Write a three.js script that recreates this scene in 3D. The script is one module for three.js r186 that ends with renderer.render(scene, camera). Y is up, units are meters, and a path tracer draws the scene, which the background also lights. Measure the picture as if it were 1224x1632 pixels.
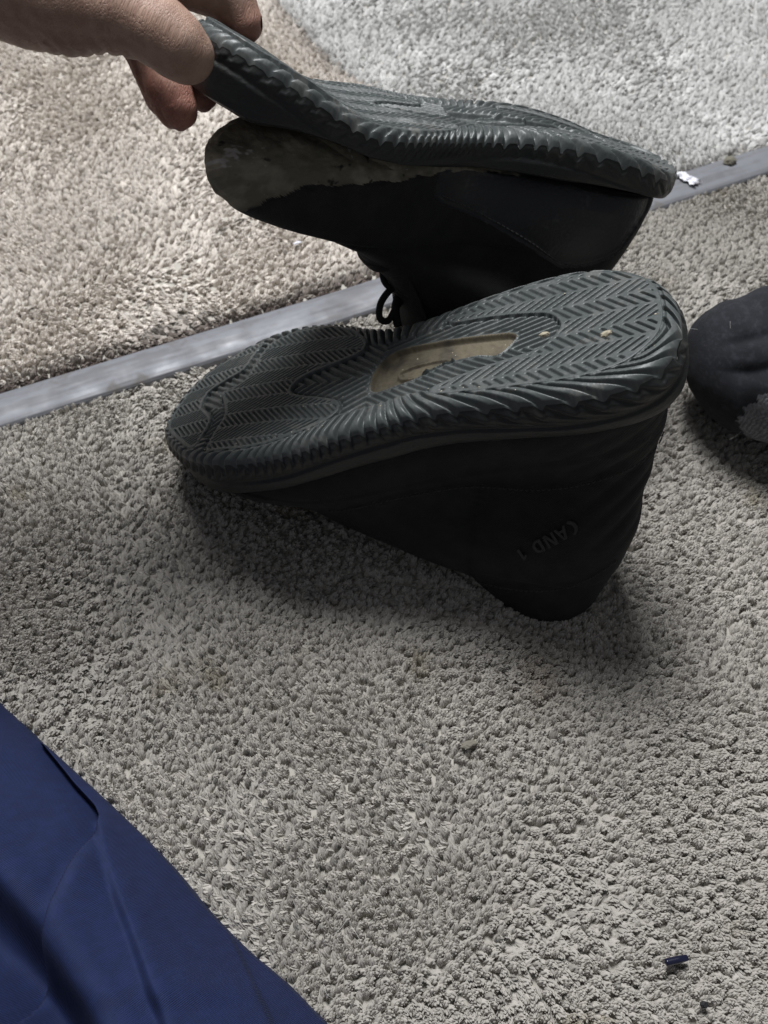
import * as THREE from 'three';
import { ImprovedNoise } from 'three/addons/math/ImprovedNoise.js';
import { MarchingCubes } from 'three/addons/objects/MarchingCubes.js';
import { FontLoader } from 'three/addons/loaders/FontLoader.js';
import { TextGeometry } from 'three/addons/geometries/TextGeometry.js';
import { mergeGeometries } from 'three/addons/utils/BufferGeometryUtils.js';
import { RectAreaLightUniformsLib } from 'three/addons/lights/RectAreaLightUniformsLib.js';

// ---------- camera, light, exposure ----------
const scene = new THREE.Scene();
const camera = new THREE.PerspectiveCamera(58, 768 / 1024, 0.02, 30);
camera.position.set(0, 0.51, 0);
camera.rotation.x = -57 * Math.PI / 180;
camera.focus = 0.47; camera.userData.fStop = 13;                     // the slight softness of a phone lens
const renderer = new THREE.WebGLRenderer({ antialias: true });
renderer.setSize(768, 1024);
renderer.toneMapping = THREE.LinearToneMapping;
renderer.toneMappingExposure = 1.0;
renderer.shadowMap.enabled = true;
scene.background = new THREE.Color().setRGB(0.118, 0.121, 0.130);      // the dim room around
RectAreaLightUniformsLib.init();
const WIN = { pos: [-0.16, 1.70, -1.10], at: [0.0, 0, -0.40], w: 0.62, h: 0.62, power: 38, col: [0.975, 0.985, 1.0] };
{
  // a sloping roof window: glowing pane, frame and the daylight that enters through it
  const g = new THREE.Group(); g.name = 'roof_window'; scene.add(g);
  g.position.set(...WIN.pos); g.lookAt(...WIN.at);
  g.userData = { label: 'white framed roof window above the carpets, bright with daylight', category: 'window' };
  const pane = new THREE.Mesh(new THREE.PlaneGeometry(WIN.w, WIN.h), new THREE.MeshStandardMaterial({ color: 0x222222, emissive: new THREE.Color().setRGB(...WIN.col), emissiveIntensity: 3, roughness: 0.3 }));
  pane.name = 'pane'; g.add(pane);
  const fm = new THREE.MeshStandardMaterial({ color: 0xd8d6d0, roughness: 0.6 });
  for (const [x, y, w, h] of [[0, WIN.h / 2 + 0.03, WIN.w + 0.12, 0.06], [0, -WIN.h / 2 - 0.03, WIN.w + 0.12, 0.06], [WIN.w / 2 + 0.03, 0, 0.06, WIN.h], [-WIN.w / 2 - 0.03, 0, 0.06, WIN.h]]) {
    const f = new THREE.Mesh(new THREE.BoxGeometry(w, h, 0.05), fm); f.position.set(x, y, 0); f.name = 'frame'; g.add(f);
  }
  const L = new THREE.RectAreaLight(new THREE.Color().setRGB(...WIN.col), WIN.power, WIN.w, WIN.h);
  L.name = 'window_daylight';
  const d = new THREE.Vector3(...WIN.at).sub(g.position).normalize().multiplyScalar(0.035);
  L.position.copy(g.position).add(d); L.lookAt(...WIN.at); scene.add(L);
}

// ---------- helpers ----------
let seed = 12345;
const rnd = () => { seed |= 0; seed = seed + 0x6D2B79F5 | 0; let t = Math.imul(seed ^ seed >>> 15, 1 | seed); t = t + Math.imul(t ^ t >>> 7, 61 | t) ^ t; return ((t ^ t >>> 14) >>> 0) / 4294967296; };
const IN = new ImprovedNoise();
const noise = (x, y, z = 0.37) => IN.noise(x, y, z);
const fbm = (x, y, z = 0.37, o = 4) => { let s = 0, a = 0.5; for (let i = 0; i < o; i++) { s += a * noise(x, y, z + i * 3.1); x *= 2.03; y *= 2.03; a *= 0.5; } return s; };
const clamp = (x, a = 0, b = 1) => Math.min(b, Math.max(a, x));
const sst = (a, b, x) => { const t = clamp((x - a) / (b - a)); return t * t * (3 - 2 * t); };
const lerp = (a, b, t) => a + (b - a) * t;
const V3 = (a) => new THREE.Vector3(a[0], a[1], a[2]);
function pieces(tab, x) {                              // smooth curve through [x, y] pairs
  if (x <= tab[0][0]) return tab[0][1];
  const n = tab.length; if (x >= tab[n - 1][0]) return tab[n - 1][1];
  let i = 0; while (x > tab[i + 1][0]) i++;
  const t = (x - tab[i][0]) / (tab[i + 1][0] - tab[i][0]);
  const p = (k) => tab[clamp(k, 0, n - 1)][1], a = p(i - 1), b = p(i), c = p(i + 1), d = p(i + 2);
  return b + 0.5 * t * (c - a + t * (2 * a - 5 * b + 4 * c - d + t * (3 * (b - c) + d - a)));
}
function smoothLoop(pts, k = 5, closed = true) {
  const c = new THREE.CatmullRomCurve3(pts.map((p) => new THREE.Vector3(p[0], p[1], 0)), closed, 'centripetal');
  const o = c.getPoints(pts.length * k); if (closed) o.pop();
  return o.map((p) => [p.x, p.y]);
}
// signed distance to a closed polygon (negative inside) and the place along it
function sdf(poly, x, y) {
  let best = 1e9, bi = 0, bt = 0, inside = false;
  const n = poly.length;
  for (let i = 0, j = n - 1; i < n; j = i++) {
    const ax = poly[j][0], ay = poly[j][1], bx = poly[i][0], by = poly[i][1];
    const ex = bx - ax, ey = by - ay, px = x - ax, py = y - ay;
    let t = (px * ex + py * ey) / (ex * ex + ey * ey || 1e-12); t = t < 0 ? 0 : t > 1 ? 1 : t;
    const dx = px - t * ex, dy = py - t * ey, d = dx * dx + dy * dy;
    if (d < best) { best = d; bi = j; bt = t; }
    if ((ay > y) !== (by > y) && x < ex * (y - ay) / ey + ax) inside = !inside;
  }
  return { d: (inside ? -1 : 1) * Math.sqrt(best), i: bi, t: bt };
}
function linedist(line, x, y) {                       // signed distance to an open line: positive on its left
  let best = 1e9, s = 1;
  for (let i = 0; i + 1 < line.length; i++) {
    const [ax, ay] = line[i], [bx, by] = line[i + 1], ex = bx - ax, ey = by - ay, px = x - ax, py = y - ay;
    const t = clamp((px * ex + py * ey) / (ex * ex + ey * ey)), dx = px - t * ex, dy = py - t * ey, d = dx * dx + dy * dy;
    if (d < best) { best = d; s = ex * py - ey * px > 0 ? 1 : -1; }
  }
  return s * Math.sqrt(best);
}
function grid(nu, nv, fn, uvf, flip = false, closeU = false) {
  const pos = new Float32Array((nu + 1) * (nv + 1) * 3), uv = new Float32Array((nu + 1) * (nv + 1) * 2), idx = [];
  for (let j = 0; j <= nv; j++) for (let i = 0; i <= nu; i++) {
    const k = j * (nu + 1) + i, p = fn(i, j, k); pos.set(p, k * 3);
    const q = uvf ? uvf(i, j, p) : [p[0], p[2]]; uv[k * 2] = q[0]; uv[k * 2 + 1] = q[1];
  }
  for (let j = 0; j < nv; j++) for (let i = 0; i < nu; i++) {
    const a = j * (nu + 1) + i, b = a + 1, c = a + nu + 1, d = c + 1;
    if (flip) idx.push(a, b, c, b, d, c); else idx.push(a, c, b, b, c, d);
  }
  const g = new THREE.BufferGeometry();
  g.setAttribute('position', new THREE.BufferAttribute(pos, 3)); g.setAttribute('uv', new THREE.BufferAttribute(uv, 2));
  g.setIndex(idx); g.computeVertexNormals();
  if (closeU) {
    const n = g.attributes.normal;
    for (let j = 0; j <= nv; j++) {
      const a = j * (nu + 1), b = a + nu, v = new THREE.Vector3(n.getX(a) + n.getX(b), n.getY(a) + n.getY(b), n.getZ(a) + n.getZ(b)).normalize();
      n.setXYZ(a, v.x, v.y, v.z); n.setXYZ(b, v.x, v.y, v.z);
    }
  }
  return g;
}
function split(g, keyOf) {                             // one geometry per key, normals kept
  const out = {}, ix = g.index.array, P = g.attributes.position.array, N = g.attributes.normal.array, U = g.attributes.uv.array;
  for (let t = 0; t < ix.length; t += 3) {
    const k = keyOf(ix[t], ix[t + 1], ix[t + 2]); if (k == null) continue;
    const o = out[k] ??= { map: new Map(), p: [], n: [], u: [], i: [] };
    for (let e = 0; e < 3; e++) {
      const v = ix[t + e]; let m = o.map.get(v);
      if (m === undefined) { m = o.map.size; o.map.set(v, m); o.p.push(P[v * 3], P[v * 3 + 1], P[v * 3 + 2]); o.n.push(N[v * 3], N[v * 3 + 1], N[v * 3 + 2]); o.u.push(U[v * 2], U[v * 2 + 1]); }
      o.i.push(m);
    }
  }
  for (const k in out) {
    const o = out[k], q = new THREE.BufferGeometry();
    q.setAttribute('position', new THREE.Float32BufferAttribute(o.p, 3)); q.setAttribute('normal', new THREE.Float32BufferAttribute(o.n, 3)); q.setAttribute('uv', new THREE.Float32BufferAttribute(o.u, 2));
    q.setIndex(o.i); out[k] = q;
  }
  return out;
}
function mesh(name, geo, mat, parent = scene, label) {
  const m = new THREE.Mesh(geo, mat); m.name = name; m.castShadow = m.receiveShadow = true; parent.add(m);
  if (label) m.userData.label = label;
  return m;
}
const names = {};
function numbered(n) { names[n] = (names[n] ?? -1) + 1; return names[n] ? n + '_' + String(names[n]).padStart(3, '0') : n; }
function thing(name, label, category, pos = [0, 0, 0], group) {
  const g = new THREE.Group(); g.name = numbered(name); g.position.set(...pos); g.userData = { label, category }; if (group) g.userData.group = group; scene.add(g); return g;
}
function tag(o, label, category, group) { o.name = numbered(o.name); o.userData = { label, category }; if (group) o.userData.group = group; return o; }
// tiling noise texture: f(x, y) in 0..1 tile coordinates -> [r, g, b] linear or one value
function tex(n, f, color = true) {
  const d = new Uint8Array(n * n * 4);
  const enc = (c) => Math.round(255 * clamp(color ? (c <= 0.0031308 ? 12.92 * c : 1.055 * Math.pow(c, 1 / 2.4) - 0.055) : c));
  for (let y = 0; y < n; y++) for (let x = 0; x < n; x++) {
    const c = f(x / n, y / n), k = (y * n + x) * 4;
    if (Array.isArray(c)) { d[k] = enc(c[0]); d[k + 1] = enc(c[1]); d[k + 2] = enc(c[2]); } else d[k] = d[k + 1] = d[k + 2] = enc(c);
    d[k + 3] = 255;
  }
  const t = new THREE.DataTexture(d, n, n); t.magFilter = THREE.LinearFilter; t.minFilter = THREE.LinearMipmapLinearFilter; t.generateMipmaps = true;
  t.wrapS = t.wrapT = THREE.MirroredRepeatWrapping; if (color) t.colorSpace = THREE.SRGBColorSpace; t.needsUpdate = true; return t;
}
const rep = (t, m) => { t.repeat.set(1 / m, 1 / m); return t; };      // a tile is m metres wide

// ---------- materials ----------
const mixc = (a, b, t) => a.map((x, i) => x + (b[i] - x) * t);
const M = {};
M.rubber = new THREE.MeshPhysicalMaterial({ roughness: 0.46, bumpScale: 0.00025,
  map: rep(tex(512, (x, y) => { const d = sst(0.02, 0.34, fbm(x * 9, y * 9) + 0.25 * noise(x * 70, y * 70)); const sp = noise(x * 150, y * 150, 5.2) > 0.55 ? 0.5 : 0; return mixc([0.058, 0.066, 0.067], [0.118, 0.121, 0.114], clamp(0.75 * d * (0.6 + 0.9 * sst(-0.1, 0.3, fbm(x * 3 + 7, y * 3, 12.3))) + 0.45 * sp)); }), 0.12),
  bumpMap: rep(tex(512, (x, y) => 0.5 + 0.5 * fbm(x * 60, y * 60, 1.3, 3), false), 0.12) });
M.side = new THREE.MeshPhysicalMaterial({ roughness: 0.5, bumpScale: 0.0003,
  map: rep(tex(512, (x, y) => mixc([0.010, 0.011, 0.011], [0.027, 0.023, 0.018], 0.8 * sst(0.05, 0.45, fbm(x * 5, y * 5) + 0.2 * noise(x * 60, y * 60)))), 0.12), bumpMap: M.rubber.bumpMap });
M.tan = new THREE.MeshStandardMaterial({ roughness: 0.85, bumpScale: 0.0006,
  map: rep(tex(512, (x, y) => mixc(mixc([0.108, 0.090, 0.060], [0.052, 0.044, 0.031], sst(-0.15, 0.35, fbm(x * 6, y * 6, 2.2, 5))), [0.06, 0.054, 0.042], 0.6 * sst(0.15, 0.5, fbm(x * 12, y * 12, 7.7, 5)))), 0.08),
  bumpMap: rep(tex(512, (x, y) => 0.5 + 0.6 * fbm(x * 22, y * 22, 4.4, 4), false), 0.08) });
const weave = rep(tex(256, (x, y) => 0.5 + 0.25 * Math.sin(x * 251.3) * Math.sin(y * 251.3) + 0.3 * fbm(x * 20, y * 20, 3.3, 3), false), 0.06);
M.fabric = new THREE.MeshStandardMaterial({ roughness: 0.9, bumpMap: weave, bumpScale: 0.0005, map: rep(tex(256, (x, y) => mixc([0.0065, 0.0065, 0.0075], [0.012, 0.0118, 0.0118], sst(-0.2, 0.4, fbm(x * 8, y * 8)))), 0.1) });
M.leather = new THREE.MeshPhysicalMaterial({ roughness: 0.52, bumpMap: rep(tex(256, (x, y) => 0.5 + 0.5 * fbm(x * 40, y * 40, 8.1, 3), false), 0.08), bumpScale: 0.0004,
  map: rep(tex(512, (x, y) => { const w = sst(0.18, 0.42, fbm(x * 6, y * 6, 9.4) + 0.25 * noise(x * 50, y * 50)); return mixc([0.011, 0.012, 0.016], [0.04, 0.04, 0.042], 0.7 * w); }), 0.12) });
M.lining = new THREE.MeshStandardMaterial({ color: new THREE.Color().setRGB(0.012, 0.012, 0.013), roughness: 1 });
M.glue = new THREE.MeshStandardMaterial({ roughness: 0.95, bumpScale: 0.0012,
  map: rep(tex(512, (x, y) => { const a = mixc([0.115, 0.106, 0.080], [0.21, 0.19, 0.145], sst(-0.15, 0.3, fbm(x * 8, y * 8, 6.1))); const w = sst(0.22, 0.36, fbm(x * 5 + 3, y * 5, 1.9) + 0.18 * noise(x * 60, y * 60)); const k = sst(0.22, 0.4, fbm(x * 13, y * 13, 11.9)); return mixc(mixc(a, [0.014, 0.014, 0.013], k), [0.32, 0.31, 0.29], w); }), 0.11),
  bumpMap: rep(tex(512, (x, y) => 0.5 + 0.7 * fbm(x * 24, y * 24, 14.4, 5), false), 0.11) });
M.lace = new THREE.MeshStandardMaterial({ color: new THREE.Color().setRGB(0.011, 0.011, 0.012), roughness: 0.9 });
M.logo = new THREE.MeshStandardMaterial({ color: new THREE.Color().setRGB(0.026, 0.026, 0.027), roughness: 0.7 });

// ---------- shoes ----------
const mm = (l) => l.map(([a, b]) => [a / 1000, b / 1000]);
const OUT = mm([[313, 1.3], [293.8, -14.1], [270.4, -27.2], [248.5, -33.7], [230.4, -36.4], [214, -36.6], [199.5, -34], [186.2, -30.3], [172.8, -26.7], [159.8, -23.5], [148.5, -21], [138.6, -18.6], [118, -16.6], [97.1, -17.4], [79.7, -18.8], [64.3, -20.1], [51.9, -20.6], [37.1, -19.6], [22.9, -16.4], [11.9, -10], [5.4, -0.5], [2.6, 10], [1.8, 21.7], [3.4, 34.4], [7.6, 48.4], [14.7, 60.5], [25.2, 71.3], [38.4, 79.6], [53, 83.3], [68.1, 84.1], [84.6, 82.2], [98.1, 79.4], [116.8, 74.4], [133.9, 68.7], [141.7, 66], [155.1, 63.4], [169.1, 63], [183.3, 67], [198.5, 73.6], [213.8, 79.6], [237.4, 84.7], [254.7, 85.8], [266.1, 85], [280.5, 82.2], [294.6, 78.5], [309.2, 73.5], [320.9, 66], [328.5, 56.5], [332.4, 45], [333.7, 33.7], [331.1, 21.7], [324.7, 11.8]]);
const HEEL = mm([[127.4, -1.7], [124, -5.3], [103, -7.6], [81.6, -8.4], [61, -8.9], [41.6, -7.7], [30, -4.2], [22.3, 0.6], [12.4, 14.1], [10.2, 24], [10.7, 34.6], [15.7, 55.7], [26.4, 70.6], [38.3, 77.4], [52.9, 79.6], [67.9, 79], [97.4, 73.7], [119.4, 66.5], [131.1, 58.7], [129, 54.7], [108.5, 53.7], [83.5, 50.7], [69.7, 46.4], [63.9, 39.5], [62.2, 34.4], [65, 27], [72, 19], [86, 14.8], [109.4, 8]]);
const FORE = mm([[266.5, -22.1], [253.1, -25.3], [234.1, -28.3], [217, -27.4], [203.7, -23.7], [185.5, -15.8], [179.3, -7.4], [181.7, -0.3], [192.8, 4.9], [210.8, 10.6], [217.5, 14], [220, 18.7], [216.7, 26.2], [196.8, 34.5], [180.5, 42], [179.4, 49.2], [190.1, 63], [204.4, 72.3], [220.1, 78.2], [235.4, 79.5], [255.7, 75.1], [260.9, 71], [264.4, 49.9], [266.2, 38.9], [282.2, 34.3], [276, 24], [272.4, 18.2], [266.9, 7.4], [268, -8]]);
const TOE = mm([[326, 21.8], [316, 10], [305.1, 1], [280.2, -15.9], [277.1, -5.1], [278.2, 9], [287, 19], [296.8, 28.3], [298.3, 40.2], [284, 47.6], [273, 52.1], [269.6, 65.4], [267.6, 78.6], [281, 77], [293.7, 74], [317.2, 62.5], [326, 44]]);
const WINP = mm([[165.6, 7.4], [167.8, 22.1], [164.1, 33.8], [155.6, 40.1], [139.7, 41.7], [121.8, 41.7], [103.2, 40.2], [88.6, 38.1], [85.9, 34.7], [88.4, 27.5], [94.3, 20.7], [106, 23], [125.9, 19.5], [139.7, 11], [150.3, 7.5], [160.6, 4.5]]);
const OVAL = mm([[152.2, 19.8], [146.4, 23.8], [128.3, 26.6], [120.3, 24.2], [119.8, 18.9], [129.3, 15.8], [143.8, 14.3], [149.3, 14.9]]);
const outline = smoothLoop(OUT, 4), heelP = smoothLoop(HEEL, 4), foreP = smoothLoop(FORE, 4), toeP = smoothLoop(TOE, 4), winP = smoothLoop(WINP, 4), ovalP = smoothLoop(OVAL, 4);
// length along each side of the outline, from the back of the heel to the toe
const sideLen = (() => {
  const n = outline.length; let ih = 0, it = 0;
  outline.forEach((p, i) => { if (p[0] < outline[ih][0]) ih = i; if (p[0] > outline[it][0]) it = i; });
  const L = new Array(n).fill(0), dist = (a, b) => Math.hypot(outline[a][0] - outline[b][0], outline[a][1] - outline[b][1]);
  for (let dir of [1, -1]) { let i = ih, l = 0; for (;;) { const k = (i + dir + n) % n; l += dist(i, k); L[k] = l; i = k; if (k === it) break; if (L[k] > 2) break; } }
  L[ih] = 0; return L;
})();
function spanAt(s) {                                   // the two edges of the outline across the shoe at s
  let lo = 1e9, hi = -1e9; const n = outline.length;
  for (let i = 0, j = n - 1; i < n; j = i++) {
    const a = outline[j], b = outline[i];
    if ((a[0] - s) * (b[0] - s) <= 0 && a[0] !== b[0]) { const v = a[1] + (b[1] - a[1]) * (s - a[0]) / (b[0] - a[0]); lo = Math.min(lo, v); hi = Math.max(hi, v); }
  }
  return [lo, hi];
}
const S0 = Math.min(...outline.map((p) => p[0])) + 1e-6, S9 = Math.max(...outline.map((p) => p[0])) - 1e-6;
const bars = (x, w, soft) => { const f = x - Math.floor(x); return sst(0, soft, f) * (1 - sst(w, w + soft, f)); };
function herring(a, b, sp, band, frac, gap) {
  const t = b / band, k = Math.floor(t), f = t - k, z = (k & 1 ? 1 - f : f) * band;
  const e = Math.min(f, 1 - f) * band;
  return bars((a + z * 1.05) / sp, frac, 0.16) * sst(gap, gap + 0.0006, e);
}
const RB = 0.0065;                                     // how far the tread rounds over at its edge
const slant = (s) => Math.tanh((s - 0.155) / 0.035);
function rib(p, s, d) {                                 // the finger-like ribs round the edge, d = distance from the edge (negative on the side)
  const lam = lerp(0.0145, 0.0095, sst(0.10, 0.24, s));
  const x = p / lam + slant(s) * (d * lerp(2.7, 1.3, sst(0.12, 0.2, s)) + 30 * d * Math.abs(d)) / lam + 0.35 * noise(p * 45, 3.3);
  const f = x - Math.floor(x);
  return sst(0, 0.30, f) * (1 - sst(0.76, 1, f));
}
// height of the tread over its flat base, metres, and which piece it belongs to
function tread(s, v, o2 = false) {
  const o = sdf(outline, s, v), d = Math.max(0, -o.d), n = outline.length;
  const p = lerp(sideLen[o.i], sideLen[(o.i + 1) % n], o.t);
  let h = -0.0012, key = 'outsole';
  const hd = s < 0.14 ? sdf(heelP, s, v).d : 1, fd = s > 0.17 && s < 0.295 ? sdf(foreP, s, v).d : 1, td = s > 0.25 ? sdf(toeP, s, v).d : 1;
  const wd = s > 0.07 && s < 0.18 ? sdf(winP, s, v).d : 1;
  const pad = Math.min(hd, fd, td);
  const drop = d < RB ? RB - Math.sqrt(Math.max(0, RB * RB - (RB - d) * (RB - d))) : 0;
  if (pad < 0) {
    h = 0.0006 * sst(0, 0.0006, -pad); const e = -pad;
    const inside = sst(0.0022, 0.003, e);
    let g;
    if (pad === hd) { key = 'heel_pad'; g = herring(s, v - 0.002 + 0.06 * (s - 0.06), 0.0057, 0.0122, 0.27, 0.0009); }
    else if (pad === fd) { key = 'forefoot_pad'; g = herring(s * 0.8 + 0.1 * v, v - 0.12 * s, 0.0036, 0.0120, 0.38, 0.0005); }
    else { key = 'toe_pad'; g = herring(s * 0.8 + 0.1 * v, v - 0.12 * s, 0.0036, 0.0120, 0.38, 0.0005); }
    h -= 0.0017 * g * inside;
  } else {
    const moat = (1 - sst(0.0008, 0.0018, pad));
    if (wd < 0) {
      key = 'shank_window'; const e = -wd;
      h = -0.0012 - 0.0036 * sst(0, 0.0022, e) + 0.0010 * fbm(s * 240, v * 240, 2.2, 4) * sst(0.002, 0.004, e);
      const ov = sdf(ovalP, s, v).d;
      h += 0.0017 * (1 - sst(0.0003, 0.0012, Math.abs(ov))) + (ov < 0 ? 0.0005 : 0) + (ov < -0.002 ? 0.0006 * bars((s + v * 0.4) / 0.0062, 0.4, 0.2) : 0);
    } else {
      const edge = 1 - sst(0.013, 0.018, d);
      const r = rib(p, s, d);
      let mid;
      const vm = s > 0.165 ? 0.02 : 0.024 + 0.1 * (s - 0.1);
      const c = (s * 1.0 + Math.abs(v - vm) * (s > 0.165 ? -1.5 : 1.9)) / 0.0084 + 0.25 * noise(s * 40, v * 40, 5);
      mid = bars(c, 0.5, 0.3);
      const rim = sst(0.0008, 0.0024, wd);
      h += lerp(0.0019 * mid * rim, 0.0033 * r * (o2 ? lerp(1, 0.45, sst(0.22, 0.28, s)) : 1), edge) - 0.0008;
      h -= 0.0011 * moat;
    }
  }
  return { h: h - drop * 0.9, key, p };
}
function makeSole(group, o) {
  // o: base(s) along the shoe, xf([s, n, v]) into the shoe's own frame, ns, nv, wall(s) height of the side, mats
  const cols = [], ns = o.ns, nv = o.nv;
  for (let i = 0; i <= ns; i++) { const x = i / ns, u = lerp(x, 0.5 - 0.5 * Math.cos(Math.PI * x), 0.55); const s = lerp(S0, S9, u); cols.push([s, ...spanAt(s)]); }
  const keys = new Array((ns + 1) * (nv + 1)), edge = [[], []];
  const g = grid(ns, nv, (i, j, k) => {
    const [s, lo, hi] = cols[i], v = lerp(lo, hi, j / nv), t = tread(clamp(s, S0 + 1e-5, S9 - 1e-5), v, o.mirror);
    keys[k] = t.key;
    const q = [s, o.base(s) + t.h, v, t.p];
    if (j === 0) edge[0].push(q); if (j === nv) edge[1].push(q);
    return o.xf(q);
  }, (i, j) => { const [s, lo, hi] = cols[i]; return [s, lerp(lo, hi, j / nv)]; }, o.mirror);
  const parts = split(g, (a, b, c) => keys[a]);
  const lab = { heel_pad: 'herringbone heel pad of the tread', forefoot_pad: 'forefoot pad with fine herringbone lines', toe_pad: 'toe pad with fine herringbone lines', shank_window: 'worn tan recess in the middle of the tread' };
  for (const k in parts) mesh(k, parts[k], k === 'shank_window' && !o.mirror ? M.tan : M.rubber, group, o.mirror ? undefined : lab[k]);
  // the side of the sole, all the way round
  const loop = edge[0].concat(edge[1].reverse().slice(1, -1)), n = loop.length, NK = o.nk;
  const nor = loop.map((_, i) => {
    let x = 0, y = 0;
    for (let w = 1; w <= 3; w++) { const a = loop[(i - w + n) % n], b = loop[(i + w) % n]; x += (b[2] - a[2]); y += -(b[0] - a[0]); }
    const l = Math.hypot(x, y) || 1; return [x / l, y / l];
  });
  const arc = [0]; for (let i = 1; i <= n; i++) arc.push(arc[i - 1] + Math.hypot(loop[i % n][0] - loop[i - 1][0], loop[i % n][2] - loop[i - 1][2]));
  const sg = grid(n, NK, (i, j) => {
    const q = loop[i % n], N = nor[i % n], t = j / NK, s = q[0], H = o.wall(s), dn = H * t;
    const band = (o.band ?? 0.0085) + 0.002 * Math.sin(s * 30);                  // where the ribs end
    const fade = 1 - sst(0.25 * band, band, dn);
    const r = rib(q[3], s, -dn * 0.9);
    let off = 0.0012 * Math.sin(Math.min(1, dn / 0.006) * Math.PI / 2) + fade * r * (o.ribs ?? 0.0016) * sst(0, 0.003, dn);
    off += -0.0005 * Math.exp(-(((dn - band - 0.0005) / 0.0012) ** 2)) + 0.0008 * sst(band, band + 0.003, dn) * (1 - sst(0.72, 0.98, t));
    off -= 0.0045 * sst(0.90, 1, t) + 0.0025 * t + (o.under ?? 0) * t * t;
    off += 0.0006 * noise(s * 40, dn * 90, q[2] * 40);
    const start = sst(0, 0.0012, dn);
    return o.xf([s + N[0] * off, lerp(q[1], o.base(s) - 0.0080, sst(0, 0.006, dn)) - dn - 0.0004 * start, q[2] + N[1] * off]);
  }, (i, j) => [arc[i], j / NK * 0.03], !o.mirror, true);
  mesh('sidewall', sg, M.side, group, 'ribbed side of the sole');
  return { cols, loop, nor };
}
// the upper: a stack of closed loops; a level is [back s, front s, back n, front n, inset from the outline, half width, centre v, roundness]
function makeUpper(o) {
  const LV = o.levels.map((l) => l.map((x, i) => i === 7 ? x : x / 1000)), nl = LV.length;
  const at = (t, c) => { const i = Math.min(nl - 2, Math.floor(t)), f = t - i, p = (k) => LV[clamp(k, 0, nl - 1)][c], a = p(i - 1), b = p(i), d = p(i + 1), e = p(i + 2); const m = b + 0.5 * f * (d - a + f * (2 * a - 5 * b + 4 * d - e + f * (3 * (b - d) + e - a))); return clamp(m, Math.min(b, d) - 0.3 * Math.abs(d - b), Math.max(b, d) + 0.3 * Math.abs(d - b)); };
  function point(t, u, side) {                          // side -1 near, +1 far; u 0 heel .. 1 toe
    const sb = at(t, 0), sf = at(t, 1), w = 0.5 - 0.5 * Math.cos(Math.PI * u), s = lerp(sb, sf, w), n = lerp(at(t, 2), at(t, 3), w);
    const so = lerp(S0, S9, w), [lo, hi] = o.span(so), c = (lo + hi) / 2, k = Math.max(0.02, 1 - at(t, 4) / 0.05);
    const vo = c + ((side < 0 ? lo : hi) - c) * k, ve = at(t, 6) + side * at(t, 5) * Math.pow(Math.sin(Math.PI * u), 0.72), b = at(t, 7);
    return [s, n, lerp(vo, ve, b)];
  }
  const nt = o.nt, nu = o.nu, meta = [];
  const raw = [];
  for (let j = 0; j <= nt; j++) { const t = (nl - 1) * j / nt; for (let i = 0; i <= nu; i++) { const q = i / nu * 2, side = q < 1 ? -1 : 1, u = q < 1 ? q : 2 - q; const P = point(t, u, side); raw.push(P); meta.push([t, u, side, ...P]); } }
  const g0 = grid(nu, nt, (i, j, k) => raw[k], (i, j, p) => [p[0] + (0), p[1]], o.mirror, true);
  const N = g0.attributes.normal;
  const g = grid(nu, nt, (i, j, k) => {
    const p = raw[k], d = o.disp(meta[k]);
    return o.xf([p[0] + N.getX(k) * d, p[1] + N.getY(k) * d, p[2] + N.getZ(k) * d]);
  }, (i, j) => { const p = raw[j * (nu + 1) + i]; return [p[0], p[1] + 0.5 * p[2]]; }, o.mirror, true);
  return { g, meta, point, at, nl };
}
function surfaceAt(U, s, n, side, t0, t1) {             // a point of the upper at s and n
  let lo = t0, hi = t1, w = 0;
  for (let k = 0; k < 34; k++) { const md = (lo + hi) / 2, sb = U.at(md, 0), sf = U.at(md, 1); w = clamp((s - sb) / (sf - sb), 0.001, 0.999); if (lerp(U.at(md, 2), U.at(md, 3), w) > n) lo = md; else hi = md; }
  return U.point(lo, Math.acos(1 - 2 * w) / Math.PI, side);
}
function stitches(U, path, side, t0, t1, out) {          // short thread stitches along a path of [s, n]
  const c = new THREE.CatmullRomCurve3(path.map(([s, n]) => new THREE.Vector3(s, n, 0))), L = c.getLength(), gs = [];
  for (let d = 0; d + 0.002 < L; d += 0.0031) {
    const ps = [0, 0.5, 1].map((f) => { const q = c.getPointAt((d + 0.002 * f) / L), p = surfaceAt(U, q.x, q.y, side, t0, t1); return [p[0], p[1], p[2] + side * (out + (f === 0.5 ? 0.0004 : -0.0003))]; });
    gs.push(tube(ps, 0.00036, 4, 5));
  }
  return mergeGeometries(gs);
}
function shoeFrame(E, S, N, V, g) {
  const m = new THREE.Matrix4().makeBasis(V3(S), V3(N), V3(V)); g.quaternion.setFromRotationMatrix(m); g.position.copy(V3(E)); g.updateMatrixWorld(true);
}
const tube = (pts, r, seg = 40, rad = 8) => new THREE.TubeGeometry(new THREE.CatmullRomCurve3(pts.map(V3)), seg, r, rad, false);
const camF = new THREE.Vector3(0, -Math.sin(57 * Math.PI / 180), -Math.cos(57 * Math.PI / 180)), camU = new THREE.Vector3(0, camF.z * -1, camF.y);
const FL = 816 / Math.tan(29 * Math.PI / 180);
const at = (x, y, d) => new THREE.Vector3(0, 0.51, 0).addScaledVector(camF, d).addScaledVector(camU, d * (816 - y) / FL).add(new THREE.Vector3(d * (x - 612) / FL, 0, 0));

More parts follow.
